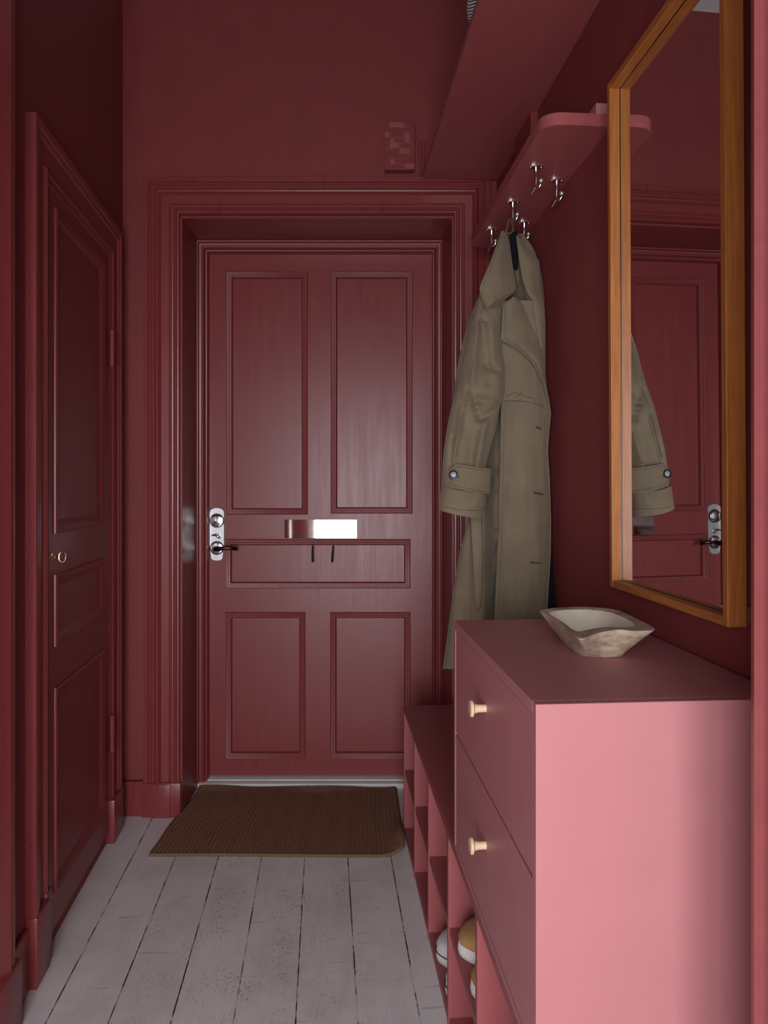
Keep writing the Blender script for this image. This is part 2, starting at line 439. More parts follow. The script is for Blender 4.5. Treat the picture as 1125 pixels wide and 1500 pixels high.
# lock plate
x0, x1, zt, zb = dx(307.2), dx(329.3), dz(743.5), dz(821.5)
cx = (x0+x1)/2; hw = (x1-x0)/2
out = []
for k in range(13):
    a = PI*k/12; out.append((cx+hw*math.cos(a), zt-.020+.020*math.sin(a)))
out += [(cx-hw, zb+.065)]
for k in range(9):
    a = PI+PI*k/8; out.append((cx+hw*.80*math.cos(a)*(1 if abs(math.cos(a)) < .99 else 1), zb+.012+.012*math.sin(a)))
out += [(cx+hw, zb+.065)]
mb = MB(); n = len(out)
rings = [[(u, YD-w, v) for u, v in out] for w in (0, .006)]
rings.append([(cx+(u-cx)*.93, YD-.008, (v-(zt+zb)/2)*.985+(zt+zb)/2) for u, v in out])
mb.loft(rings)
lp = mb.build('lock_plate', M['steel'], door, dorg, True, 25); lp['label'] = 'brushed steel lock plate with rounded ends'
def on(x, y, w=0): return Vector((dx(x), YD-w, dz(y)))
mb = MB(); mb.lathe([(0, .029), (.006, .029), (.010, .026), (.011, .022), (.013, .021), (.015, .008), (.0151, 0)], on(318.5, 762.5, .008), (0, -1, 0), 32)
mb.build('lock_cylinder', M['chrome'], lp, dorg, True, 30)
mb = MB(); mb.lathe([(0, .030), (.002, .030), (.003, .024)], on(318.5, 762.5, .0085), (0, -1, 0), 32); mb.lathe([(0, .007), (.003, .006)], on(316.5, 765, .022), (0, -1, 0), 16)
mb.build('dark_ring', M['black'], lp, dorg, True, 30)
mb = MB(); mb.tube([on(320, 785, .008), on(320, 785, .02)], .009, 14); mb.tube([on(312, 784, .022), on(317, 783, .026), on(322, 785, .026), on(323, 788, .022)], [.003, .005, .006, .004], 10)
mb.build('thumb_turn', M['chrome'], lp, dorg, True, 40)
mb = MB(); mb.lathe([(0, .028), (.005, .028), (.009, .024), (.010, .020)], on(318.5, 802.5, .008), (0, -1, 0), 32)
mb.build('handle_rose', M['chrome'], lp, dorg, True, 30)
mb = MB(); mb.lathe([(0, .029), (.002, .029), (.003, .025)], on(318.5, 802.5, .0085), (0, -1, 0), 32)
mb.build('dark_ring', M['black'], lp, dorg, True, 30)
mb = MB()
hp = [on(318.5, 803, .010), on(318.5, 803, .045), on(320, 803, .056), on(325, 802.5, .062), on(333, 801, .063), on(341, 800.8, .060), on(347, 802, .052), on(350, 803.5, .042)]
mb.tube(hp, [.011, .010, .010, .009, .0075, .008, .0085, .006], 14)
hd = mb.build('handle', M['bronze'], door, dorg, True, 50); hd['label'] = 'dark bronze lever handle'
# letter plate
mb = MB()
nx, nz = 26, 8; rings = []
lx0, lx1, lz0, lz1 = dx(417), dx(523), dz(788.5), dz(761)
mb.box(lx0, lx1, YD-.0045, YD, lz0, lz1, .0012)
pl = mb.build('letter_plate', M['plate'], door, dorg); pl['label'] = 'polished mirror-bright letter plate'
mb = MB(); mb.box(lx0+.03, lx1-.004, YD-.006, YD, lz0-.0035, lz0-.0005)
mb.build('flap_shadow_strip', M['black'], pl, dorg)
for xx, dxx in ((458.3, .2), (488.3, -1.2)):
    mb = MB(); mb.tube([on(xx, 799, .012), on(xx+dxx*.3, 806, .016), on(xx+dxx, 818, .017), on(xx+dxx*1.2, 823, .014)], [.0035, .0042, .005, .0045], 8)
    mb.build('hook', M['black'], door, dorg, True, 40)

# ------------------------------------------------------------------ closet door
cd = bpy.data.objects.new('door_2', None); COL.objects.link(cd); cd.location = LF.w(0, -.20, .04); cd.rotation_euler = (0, 0, PHL)
cd['kind'] = 'structure'; cd['label'] = 'dark red three panel closet door on the left with a key in its lock'
corg = (0, -.20, .04)
mpL = lambda u, v, h: (.010+h*1.0, u, v)
lps = [(-.775, -.275, 1.105, 1.985), (-.775, -.275, .800, .995), (-.775, -.275, .135, .690)]
k = .03
hl = [(a+.02, b-.02, c+.02, d-.02) for a, b, c, d in lps]
mb = door_slab(-.820, -.2055, .045, 2.030, hl, mpL, -.008, .008)
mb.build('leaf', M['gloss'], cd, corg)
PML = [(0,0),(.001,.004),(.006,.007),(.012,.005),(.018,.003),(.026,-.001),(.036,-.006),(.040,-.006)]
for a, b, c, d in lps:
    mb = MB(); mb.sweep(a, b, c, d, PML, mpL, True)
    k = .040; mb.add([mpL(u, v, -.006) for u, v in ((a+k, c+k), (b-k, c+k), (b-k, d-k), (a+k, d-k))], [(0, 1, 2, 3)])
    mb.build('panel', M['gloss'], cd, corg, True, 35)
for zc in (1.71, .38):
    mb = MB(); mb.tube([(.022, -.208, zc-.055), (.022, -.208, zc+.055)], .008, 12)
    mb.ball((.022, -.208, zc+.058), .0085, 12); mb.ball((.022, -.208, zc-.058), .0085, 12); mb.tube([(.022, -.208, zc-.002), (.022, -.208, zc+.002)], .0095, 12)
    mb.build('hinge', M['gloss'], cd, corg, True, 40)
mb = MB(); mb.lathe([(0, .011), (.002, .011), (.003, .007)], (.010, -.800, 1.045), (1, 0, 0), 20)
mb.build('escutcheon', M['brass'], cd, corg, True, 30)
mb = MB(); mb.tube([(.011, -.800, 1.045), (.030, -.800, 1.045)], .0025, 8)
ring = [(.039+.009*math.cos(a), -.800, 1.045+.014*math.sin(a)) for a in [2*PI*i/20 for i in range(21)]]
mb.tube(ring, .0018, 8, False); mb.ball((.020, -.800, 1.045), .004, 10)
kk = mb.build('key', M['brass'], cd, corg, True, 40); kk['label'] = 'small brass key'

# ------------------------------------------------------------------ doormat
tm = thing('doormat', 'rectangular dark brown ribbed sisal doormat lying before the entrance door', 'doormat', W0, -.35, 2.78, 0)
mx0, mx1, my0, my1 = -.770, .073, 2.50, 3.050
def matpt(s, t, dzz=0, inset=0):
    # s across 0..1, t front..back 0..1
    xl = -.783+(-.745+.783)*t; xr = .066-.020*t
    x = xl+(xr-xl)*s; y = my0+(my1-my0)*t
    x += .004*math.sin(9*t+1)*(1-s); y += (.006*math.sin(7*s)+.004*math.sin(17*s+1))*t+(.004*math.sin(5*s+.5)-.008*(s > .93)*(s-.93)/.07)*(1-t)
    if s > .9: y += .035*((s-.9)/.1)**2*(1-t)
    zz = .006+.008*max(0, t-.92)/.08*(.5+.5*math.sin(11*s+1))
    if s > .93: zz += .030*((s-.93)/.07)**1.6*math.exp(-((t-.15)/.22)**2)
    if s > .975: x = min(x, .070)
    return Vector((x, y, zz+dzz))
mb = MB(); nsx, nty = 300, 90
top = []
for j in range(nty+1):
    for i in range(nsx+1):
        s, t = i/nsx, j/nty
        rib = .0042*abs(math.sin(s*PI*58))+.0010*math.sin(t*PI*90+ (int(s*58) % 2)*PI)
        top.append(matpt(s, t, .004+rib))
fs = [(j*(nsx+1)+i, j*(nsx+1)+i+1, (j+1)*(nsx+1)+i+1, (j+1)*(nsx+1)+i) for j in range(nty) for i in range(nsx)]
nb = len(top)
mb.add(top, fs)
bot = [matpt(i/30, j/10, -.0045) for j in range(11) for i in range(31)]
mb.add(bot, [(j*31+i, j*31+i+1, (j+1)*31+i+1, (j+1)*31+i) for j in range(10) for i in range(30)])
part(tm, 'woven_field', mb, M['sisal'], True, 60)
mb = MB()
loop = [matpt(s/60, 0) for s in range(61)]+[matpt(1, t/30) for t in range(1, 31)]+[matpt(1-s/60, 1) for s in range(1, 61)]+[matpt(0, 1-t/30) for t in range(1, 30)]
def ringtube(mb, pts, r, seg=8):
    n = len(pts); rings = []
    for i in range(n):
        t = (pts[(i+1) % n]-pts[i-1]).normalized(); u = Vector((0, 0, 1)); w = t.cross(u).normalized(); u = w.cross(t)
        rr = r*(1+.12*math.sin(i*2.7))
        rings.append([pts[i]+(u*math.cos(a)+w*math.sin(a))*rr for a in [2*PI*k/seg for k in range(seg)]])
    rings.append(rings[0]); mb.loft(rings, False)
ringtube(mb, loop, .0062)
part(tm, 'bound_edge', mb, M['sisaledge'], True, 60)

# ------------------------------------------------------------------ shoe bench (cubbies)
AF, AB = .280, .640
B0, B1, ZB = .985, 2.668, .450
tb = thing('shoe_bench', 'long low red bench of open shoe compartments along the right wall', 'bench', HF, AF, B0, 0)
th = .018
mb = MB(); mb.box(AF, AB, B0, B1, ZB-th, ZB, .001); part(tb, 'top', mb, M['bench'])
mb = MB(); mb.box(AF+.002, AB, B0+th, B1-th, 0, .022, .001); part(tb, 'bottom_board', mb, M['bench'])
edges = [B1-th, 2.343, 2.023, 1.692, 1.368, B0]
for i, b in enumerate(edges):
    mb = MB(); mb.box(AF, AB, b, b+th, .0, ZB-th, .001)
    part(tb, 'side_panel' if i in (0, 5) else 'divider', mb, M['bench'])
for i in range(5):
    b1, b0_ = edges[i], edges[i+1]+th
    mb = MB(); mb.box(AF+.003, AB-.01, b0_, b1, .212, .228, .001); part(tb, 'shelf', mb, M['bench'])
mb = MB(); mb.box(AB-.006, AB-.0005, B0+th, B1-th, .022, ZB-th); part(tb, 'back_panel', mb, M['bench'])

# ------------------------------------------------------------------ chest of drawers on the bench
D0, D1, ZT = .9805, 1.618, .941
td = thing('chest_of_drawers', 'pink red two drawer chest standing on the shoe bench, pale wooden knobs', 'chest of drawers', HF, AF, D0, ZB)
mb = MB(); mb.box(AF, AB-.004, D0+th, D1-th, ZT-th, ZT, .0006); part(td, 'top', mb, M['satin_lit'])
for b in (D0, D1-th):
    mb = MB(); mb.box(AF, AB-.004, b, b+th, ZB, ZT, .0012); part(td, 'side_panel', mb, M['satin_lit'])
mb = MB(); mb.box(AF, AB-.004, D0+th, D1-th, ZB, ZB+.012, .001); part(td, 'bottom_board', mb, M['satin_lit'])
mb = MB(); mb.box(AB-.012, AB-.005, D0+th, D1-th, ZB+.012, ZT-th); part(td, 'back_panel', mb, M['satin_lit'])
mb = MB(); mb.box(AF+.0008, AF+.10, D0+th, D1-th, .6835, .6985, .0004); part(td, 'rail', mb, M['satin_lit'])
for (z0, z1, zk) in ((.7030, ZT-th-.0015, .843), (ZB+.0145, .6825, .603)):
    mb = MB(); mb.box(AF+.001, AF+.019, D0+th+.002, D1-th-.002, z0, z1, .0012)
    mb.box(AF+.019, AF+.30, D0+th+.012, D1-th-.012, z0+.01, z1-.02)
    dr = part(td, 'drawer', mb, M['satin_lit'])
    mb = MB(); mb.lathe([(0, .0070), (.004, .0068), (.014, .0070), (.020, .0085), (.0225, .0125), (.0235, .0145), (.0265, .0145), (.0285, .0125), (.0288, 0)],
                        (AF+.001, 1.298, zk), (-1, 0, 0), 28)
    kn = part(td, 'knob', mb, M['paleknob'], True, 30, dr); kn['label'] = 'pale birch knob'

# ------------------------------------------------------------------ carved wooden bowl
zt = ZT
rimc = [(790, 895.5, .053), (812, 891.5, .050), (842, 889.8, .050), (872, 890.5, .051), (905, 895, .051), (936, 909, .051), (959.5, 922.5, .054),
        (932, 925.5, .0505), (905, 923.5, .050), (878, 928, .048), (856, 935.5, .047), (845, 934.5, .047), (828, 918, .049), (806, 904, .051)]
rim = [PZ(x, y, zt+h) for x, y, h in rimc]
def cat(pts, n):
    out = []; m = len(pts)
    for i in range(m):
        p0, p1, p2, p3 = pts[i-1], pts[i], pts[(i+1) % m], pts[(i+2) % m]
        for k in range(n):
            t = k/n
            out.append(.5*((2*p1)+(p2-p0)*t+(2*p0-5*p1+4*p2-p3)*t*t+(3*p1-p0-3*p2+p3)*t**3))
    return out
rim = cat(rim, 5)
cen = sum(rim, Vector())/len(rim); bc = Vector((.374, 1.352, 0))
basec = [(-.032, .085), (0, .092), (.032, .085), (.043, .04), (.043, -.03), (.041, -.073), (.0, -.077), (-.043, -.074), (-.047, -.03), (-.044, .04)]
def base_ring(k, z, ins=1.0):
    n = len(rim); out = []
    for p in rim:
        d = (p-cen); a = math.atan2(d.y, d.x)
        # superellipse footprint
        rx, ry = .043*ins, .080*ins
        c, s_ = math.cos(a), math.sin(a); q = (abs(c/rx)**3.2+abs(s_/ry)**3.2)**(-1/3.2)
        out.append(Vector((bc.x+q*c, bc.y+q*s_, z)))
    return out
def lerp(A, B, t, zf=None):
    return [a.lerp(b, t) for a, b in zip(A, B)]
B_ = base_ring(0, zt+.0005)
rings = [[bc+Vector((0, 0, zt+.0005)) for _ in rim], lerp([bc+Vector((0, 0, zt+.0005))]*len(rim), B_, .9), B_]
B2 = base_ring(0, zt+.003, 1.03); rings.append(B2)
for t in (.3, .6, .85, .97): rings.append([Vector((p.x, p.y, p.z)) for p in lerp(B2, rim, t)])
tw = Vector((cen.x, cen.y, 0))
rings.append([p+Vector((0, 0, .0012)) for p in rim])
def inner(k, dz_): return [Vector((tw.x+(p.x-tw.x)*k, tw.y+(p.y-tw.y)*k, p.z+dz_)) for p in rim]
mb = MB(); mb.loft(rings, False)
I0 = [Vector((tw.x+(p.x-tw.x)*.85, tw.y+.022+(p.y-tw.y)*.76, p.z*.4+.6*(zt+.050)-.0012)) for p in rim]
for _ in range(14): I0 = [(I0[i-1]+I0[i]*2+I0[(i+1) % len(I0)])/4 for i in range(len(I0))]; IB = base_ring(0, zt+.013, .74)
mb.loft([rings[-1], inner(.97, .0014), I0], False)
mb.mi = 1
mb.loft([I0, lerp(I0, IB, .3), lerp(I0, IB, .62), lerp(I0, IB, .86), [v+Vector((0, 0, 0)) for v in IB], lerp(IB, [bc+Vector((0, 0, zt+.011))]*len(rim), .95)], False)
bw = thing('wooden_bowl', 'weathered carved wooden trough bowl with pointed corners on the chest of drawers', 'bowl', W0, bc.x, bc.y, zt)
part(bw, 'carved_body', mb, [M['bowl'], M['bowlin']], True, 50)

# ------------------------------------------------------------------ mirror
MG = .6275; MF = .6052; MBK = .636
y0m, y1m, z0m, z1m = 1.088, 1.558, 1.019, 2.087
mt = thing('wall_mirror', 'tall rectangular mirror in a slim teak frame on the right wall', 'mirror', HF, MBK, (y0m+y1m)/2, z0m)
def lean(mb):
    for v in mb.v: v.x -= .0058*(v.z-z0m)
wf = .0145
for b0_, b1_ in ((y0m, y0m+wf), (y1m-wf, y1m)):
    mb = MB(); mb.box(MF, MBK, b0_, b1_, z0m, z1m, .0012); lean(mb); part(mt, 'frame_stile', mb, M['teak'])
for z0, z1 in ((z0m, z0m+wf), (z1m-wf, z1m)):
    mb = MB(); mb.box(MF+.0005, MBK, y0m+wf, y1m-wf, z0, z1, .0008); lean(mb); part(mt, 'frame_rail', mb, M['teakh'])
mb = MB(); mb.box(MG, MG+.004, y0m+wf-.002, y1m-wf+.002, z0m+wf-.002, z1m-wf+.002); lean(mb); part(mt, 'mirror_glass', mb, M['mirror'])
mb = MB(); mb.box(MBK-.001, .6448, y0m+.004, y0m+.03, z0m+.004, z0m+.03); part(mt, 'wall_bracket', mb, M['brass'])
mb = MB(); mb.box(MBK-.006, .6448, 1.25, 1.40, z1m-.06, z1m-.04); part(mt, 'wall_bracket', mb, M['brass'])

for nm, bx in (('glazing_gap', (y0m+wf-.0004, y0m+wf+.0012, z0m+wf, z1m-wf)), ('glazing_gap', (y1m-wf-.0012, y1m-wf+.0004, z0m+wf, z1m-wf)),
               ('glazing_gap', (y0m+wf, y1m-wf, z0m+wf-.0004, z0m+wf+.0012)), ('glazing_gap', (y0m+wf, y1m-wf, z1m-wf-.0012, z1m-wf+.0004))):
    mb = MB(); mb.box(MG-.0010, MG+.001, *bx); lean(mb); part(mt, nm, mb, M['black'])

# ------------------------------------------------------------------ high shelf, hook rail
ZS = 2.371
ts = thing('high_shelf', 'deep red painted shelf high along the right wall above the hook rail', 'shelf', HF, .36, .82, ZS)
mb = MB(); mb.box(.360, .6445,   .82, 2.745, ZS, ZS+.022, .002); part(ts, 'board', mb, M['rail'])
# basket on it
tk = thing('woven_basket', 'grey seagrass basket on the high shelf at the top edge', 'basket', HF, .50, 1.70, ZS+.022)
mb = MB(); n = 64
def ov(k, z):
    return [Vector((.492+k*.152*math.copysign(abs(math.cos(a))**.55, math.cos(a)), 1.70+k*.215*math.copysign(abs(math.sin(a))**.55, math.sin(a)), z)) for a in [2*PI*i/n for i in range(n)]]
zk = ZS+.0225
rg = [ov(.9, zk)]
for i in range(14):
    for q in range(4):
        rg.append(ov(.97+.02*math.sin(PI*(q+.5)/4)+.004*i/14, zk+.002+(i+q/4)*.015))
rg += [ov(.95, zk+.212), ov(.92, zk+.20), ov(.90, zk+.02)]
mb.loft(rg, True)
part(tk, 'woven_body', mb, M['basket'], True, 60)

ZH = HC+.8157
tr = thing('hook_rail', 'red painted rail board with rounded ends carrying five metal coat hooks', 'coat rack', HF, .489, 1.652, ZH)
pts = []
def arc(cx_, cy_, r, a0, a1, n=8): return [(cx_+r*math.cos(math.radians(a0+(a1-a0)*k/n)), cy_+r*math.sin(math.radians(a0+(a1-a0)*k/n))) for k in range(n+1)]
rr = .045; ba, bb = 1.652, 2.52
pts = arc(.489+rr, ba+rr, rr, 180, 270)+[(.6448, ba), (.6448, bb)]+arc(.489+rr, bb-rr, rr, 90, 180)
mb = MB(); n = len(pts)
mb.prism(pts, ZH, ZH+.028)
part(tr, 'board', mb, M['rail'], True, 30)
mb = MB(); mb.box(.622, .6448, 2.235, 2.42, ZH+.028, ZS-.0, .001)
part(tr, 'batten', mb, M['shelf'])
mb = MB(); mb.box(.618, .6448, 1.672, 1.74, ZH+.028, ZH+.063, .001); part(tr, 'batten', mb, M['satin_lit'])

def hook(a, b, label):
    t = thing('coat_hook', label, 'hook', HF, a, b, ZH, 'hooks under the rail board')
    z = ZH
    mb = MB()
    el = [(a+.020*math.cos(q), b+.010*math.sin(q)) for q in [2*PI*i/28 for i in range(28)]]
    mb.prism(el, z-.0035, z+.0004); part(t, 'base_plate', mb, M['chrome'])
    for s in (-1, 1):
        mb = MB(); mb.lathe([(0, .0030), (.001, .0028), (.0016, 0)], (a+s*.0135, b, z-.0035), (0, 0, -1), 10); part(t, 'screw', mb, M['steel'], True)
    mb = MB()
    mb.tube([(a, b, z-.003), (a, b, z-.008), (a, b, z-.045)], [.0065, .0035, .0035], 12)
    mb.tube([(a, b, z-.040), (a-.0002, b, z-.050), (a+.002, b-.003, z-.057), (a+.006, b-.007, z-.057), (a+.0095, b-.010, z-.051), (a+.010, b-.011, z-.045)], [.0032]*6, 10)
    mb.tube([(a, b, z-.050), (a-.004, b+.008, z-.060), (a-.008, b+.016, z-.066)], [.0032, .0032, .003], 10)
    part(t, 'rod', mb, M['chrome'], True, 50)
    mb = MB(); mb.ball((a+.010, b-.011, z-.041), .0066); part(t, 'ball_tip', mb, M['steel'], True)
    return t
hook(.534, 1.870, 'metal hook nearest the camera in the front row under the rail, empty')
hook(.534, 2.105, 'metal hook that carries the loop of the trench coat')
hook(.524, 2.334, 'farthest metal hook, at the left above the coat shoulder, empty')
hook(.612, 1.947, 'metal hook nearest the mirror, rightmost under the rail, empty')
hook(.610, 2.265, 'metal hook just right of the coat loop near the wall, empty')

# ------------------------------------------------------------------ mosaic box and pipe above the door casing
zc0 = HC+(Y0-256.5)/F*2.76
tbx = thing('door_chime', 'small red painted box of raised mosaic blocks standing above the entrance casing', 'door chime', W0, .05, YB, 2.389)
s_ = F/YB; bx0, bx1, bz0, bz1 = (564-CX)/s_*.985, (606.5-CX)/s_*.985, HC+(Y0-247)/s_*.98, HC+(Y0-179)/s_*.98
bz0 = HC+(Y0-248)/F*(YB-.04); bz1 = HC+(Y0-179)/F*(YB-.04); bx0 = (563.5-CX)/F*(YB-.04); bx1 = (607-CX)/F*(YB-.04)
mb = MB(); mb.box(bx0, bx1, YB-.034, YB, bz0, bz1, .001); part(tbx, 'case', mb, M['wall'])
mb = MB(); random.seed(12)
cw = (bx1-bx0)/6; chh = (bz1-bz0)/9
for i in range(6):
    for j in range(9):
        hh = random.choice([0, .001, .002, .004, .006]); mb.mi = random.choice([0, 1, 1, 1])
        mb.box(bx0+i*cw, bx0+(i+1)*cw, YB-.037-hh, YB-.033, bz0+j*chh, bz0+(j+1)*chh, .0003)
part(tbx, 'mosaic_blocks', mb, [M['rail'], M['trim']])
tp = MB()
xp = (617.5-CX)/s_
tp.tube([(xp-.006, YB-.008, 2.389), (xp-.006, YB-.008, 2.53)], .006, 10); tp.tube([(xp+.009, YB-.006, 2.389), (xp+.009, YB-.006, 2.53)], .004, 10)
o = tp.build('cable_pipe', M['wall'], None, None, True, 40)
tag(o, 'thin red painted cable pipes on the wall right of the mosaic box', 'pipe')

# ------------------------------------------------------------------ shoes
def shoe(name, label, a, b, z, rot, white, group):
    t = thing(name, label, 'shoe', HF, a, b, z, group)
    t.rotation_euler = (0, 0, PHI+rot)
    # local: toe at x=0, heel at x=.27
    L = .272; Nn = 26
    def hw(u):      # half width along the shoe
        return .0+.047*(min(1, (u/.10))**.55 if u < .10 else 1)*(1-.22*max(0, math.sin((u-.30)/.45*PI)) if .30 < u < .75 else 1)*((1-((u-.88)/.12)**2)**.5 if u > .88 else 1)*(.93 if u > .5 else 1)
    def outline(scale, z_, k=40):
        top, bt = [], []
        for i in range(k+1):
            u = i/k; uu = .5-.5*math.cos(PI*u)
            w = max(hw(uu), .002)*scale
            x = .5*L+(uu-.5)*L*(scale if scale > .97 else scale*.995)
            top.append(Vector((x, w, z_))); bt.append(Vector((x, -w, z_)))
        return top+bt[::-1][1:-1] if False else top+bt[::-1]
    org = (0, 0, 0); e_org[t.name] = (0, 0, 0)
    hs = .034 if white else .030
    mb = MB(); mb.loft([outline(.93, .0005), outline(.985, .004), outline(1.0, hs*.5), outline(.985, hs), outline(.92, hs+.001)])
    so = part(t, 'sole', mb, M['white_rubber'], True, 60)
    if white:
        mb = MB(); o1 = outline(1.004, hs*.78); ringtube(mb, o1, .0013, 6); part(t, 'stripe', mb, M['black'], True, 60, so)
    # upper
    mb = MB(); rings = []
    def uh(u):
        if u < .30: return .014+.038*math.sin(u/.30*PI/2)**.8
        if u < .55: return .052+.036*(u-.30)/.25
        return .088-.012*math.sin((u-.55)/.45*PI)
    for i in range(Nn+1):
        u = .012+.976*i/Nn; w = hw(u)*.955; h = uh(u)-.006; ring = []
        for k in range(17):
            q = PI*k/16
            cx_, cz_ = math.cos(q), math.sin(q)
            pw = .62 if u < .35 else .5
            narrow = 1-(.35 if u > .35 else .15)*cz_**3
            ring.append(Vector((u*L, w*math.copysign(abs(cx_)**.75, cx_)*narrow, hs+h*cz_**pw)))
        rings.append(ring)
    mb.loft(rings, True, False)
    mat_ = M['shoe_white'] if white else M['shoe_tan']
    part(t, 'upper', mb, mat_, True, 60)
    mb = MB()
    for k in range(6):
        u = .36+.045*k; z_ = hs+uh(u)-.004; w = .018
        mb.tube([(u*L, -w, z_-.006), (u*L, 0, z_+.002), (u*L, w, z_-.006)], .0026, 8)
    part(t, 'laces', mb, M['shoe_white'] if white else M['shoe_olive'], True)
    mb = MB(); z_ = hs+uh(.8)
    mb.loft([[Vector((.80*L+.040*math.cos(q), .023*math.sin(q), hs+uh(.8)-.008+dzz)) for q in [2*PI*i/24 for i in range(24)]] for dzz in (0, .006)])
    part(t, 'lining', mb, M['shoe_dark'], True, 60)
    mb = MB()      # toe overlay
    rg = []
    for i in range(9):
        u = .02+.20*i/8; w = hw(u)*.97; h = uh(u)-.004
        rg.append([Vector((u*L, w*math.cos(q)*.55, hs+h*abs(math.sin(q))**.6+.001)) for q in [PI*(.22+.56*k/10) for k in range(11)]])
    if not white:
        rg = []
        for i in range(9):
            u = .16+.18*i/8; w = hw(u)*.955; h = uh(u)-.0045
            rg.append([Vector((u*L, w*math.copysign(abs(math.cos(q))**.75, math.cos(q))*(1-.15*math.sin(q)**3), hs+h*math.sin(q)**.62+.0012)) for q in [PI*(.24+.52*k/10) for k in range(11)]])
        mb.loft(rg, False, False); part(t, 'vamp', mb, M['shoe_olive'], True)
    return t
shoe('sneaker', 'tan suede sneaker with thick white sole on the middle shelf, farther of the tan pair', .284, 1.590, .228, .08, False, 'tan sneakers')
shoe('sneaker', 'tan suede sneaker on the middle shelf, nearer of the tan pair', .286, 1.462, .228, .04, False, 'tan sneakers')
shoe('sneaker', 'white sneaker with black sole line in the bottom compartment, farther of the white pair', .283, 1.900, .022, .05, True, 'white sneakers')
shoe('sneaker', 'white sneaker in the bottom compartment, nearer of the white pair, mostly hidden by the divider', .285, 1.768, .022, .01, True, 'white sneakers')

# ------------------------------------------------------------------ trench coat
TC = thing('trench_coat', 'khaki cotton trench coat hanging by its loop from a metal hook', 'coat', W0, .36, 2.10, .72)
def itp(tab, y):
    if y <= tab[0][0]: return list(tab[0][1:])
    for a, b in zip(tab, tab[1:]):
        if y <= b[0]:
            t = (y-a[0])/(b[0]-a[0]); t2 = t
            return [p+(q-p)*t2 for p, q in zip(a[1:], b[1:])]
    return list(tab[-1][1:])
def smooth_itp(tab, y, r=6):
    s = [0]*(len(tab[0])-1); n = 0
    for k in (-r, -r/2, 0, r/2, r):
        v = itp(tab, y+k)
        s = [a+b for a, b in zip(s, v)]; n += 1
    return [a/n for a in s]
def fold(x, y, sc_=1.0, seed=0):
    return noise.noise(Vector((x*.045*sc_, y*.009*sc_, seed)))*.6+noise.noise(Vector((x*.11*sc_, y*.02*sc_, seed+7)))*.3
def sheet(name, tab, mat, bulge, amp=.004, thick=.003, nx=22, step=3, parent=None, r=5, seed=0, edge=None, thing_=None, lab=None, sub=None):
    """cloth panel; tab rows are (row, left, right, depth at left edge, depth at right edge)"""
    y0_, y1_ = tab[0][0], tab[-1][0]; ny = max(2, int((y1_-y0_)/step)); g = []
    for j in range(ny+1):
        y = y0_+(y1_-y0_)*j/ny
        xl, xr, dl, dr = smooth_itp(tab, y, r)
        for i in range(nx+1):
            s = i/nx; x = xl+(xr-xl)*s; Y = dl+(dr-dl)*s-bulge*math.sin(PI*s)
            k = min(1, 6*s, 6*(1-s))
            Y += amp*fold(x, y, 1, seed)*(.3+.7*k)*2
            g.append(P(x, y, Y))
    mb = MB(); W_ = nx+1
    back = [p+Vector((0, thick, 0)) for p in g]
    n0 = len(g)
    fs = [(j*W_+i, j*W_+i+1, (j+1)*W_+i+1, (j+1)*W_+i) for j in range(ny) for i in range(nx)]
    fs += [tuple(n0+q for q in f[::-1]) for f in fs]
    bd = [i for i in range(W_)]+[j*W_+nx for j in range(1, ny+1)]+[ny*W_+i for i in range(nx-1, -1, -1)]+[j*W_ for j in range(ny-1, 0, -1)]
    for a, b in zip(bd, bd[1:]+bd[:1]): fs.append((a, b, n0+b, n0+a))
    mb.add(g+back, fs)
    o = part(thing_ or TC, name, mb, mat, True, 60, parent)
    return o
def tubesleeve(name, tab, mat, amp=.005, seg=48, step=4, parent=None, seed=3, wr=None):
    """closed tube; rows (row, left, right, centre depth, half depth)"""
    y0_, y1_ = tab[0][0], tab[-1][0]; ny = int((y1_-y0_)/step); rings = []
    for j in range(ny+1):
        y = y0_+(y1_-y0_)*j/ny; xl, xr, c, h = smooth_itp(tab, y, 8)
        ring = []
        for k in range(seg):
            a = 2*PI*k/seg; ca, sa = math.cos(a), math.sin(a)
            x = (xl+xr)/2+(xr-xl)/2*math.copysign(abs(ca)**.85, ca)
            Y = c-h*math.copysign(abs(sa)**.8, sa)
            f = fold(x*1.0, y, 1.0, seed+(0 if sa > 0 else 11))*2*abs(sa)
            if wr: f += wr(x, y)*max(0, sa)
            ring.append(P(x, y+itp(slant, x)[0] if False else y, Y-amp*f))
        rings.append(ring)
    mb = MB(); mb.loft(rings, True)
    return part(TC, name, mb, mat, True, 70, parent)
slant = [(0, 0), (1, 0)]
# back of the coat (the body seen left of the front panel and behind everything)
body = [(342, 738, 766, 2.165, .010), (365, 728, 783, 2.165, .02), (400, 712, 793, 2.17, .022), (430, 702, 797, 2.17, .025), (475, 685, 798, 2.17, .028),
        (507, 676, 799, 2.165, .032), (544, 668.5, 799, 2.16, .04), (580, 664, 801, 2.155, .048), (640, 668, 803, 2.145, .055), (720, 684, 804, 2.145, .05),
        (760, 687, 804.5, 2.145, .05), (808, 673, 804, 2.145, .052), (876, 662.5, 801, 2.145, .055), (940, 654, 798, 2.145, .06), (980, 648.5, 796, 2.145, .06)]
def bodywr(x, y):
    v = 0
    if y > 560:
        v += 3.2*math.exp(-((x-(672+(y-760)*-.10))/7)**2) - 10.5*math.exp(-((x-(730-(y-600)*.012))/13)**2) - 2.0*math.exp(-((x-(688+(y-760)*-.02))/5)**2)+1.5*math.exp(-((x-708)/6)**2)
    return v
tubesleeve('body', body, M['coat'], .0062, 96, 5, seed=3, wr=bodywr)
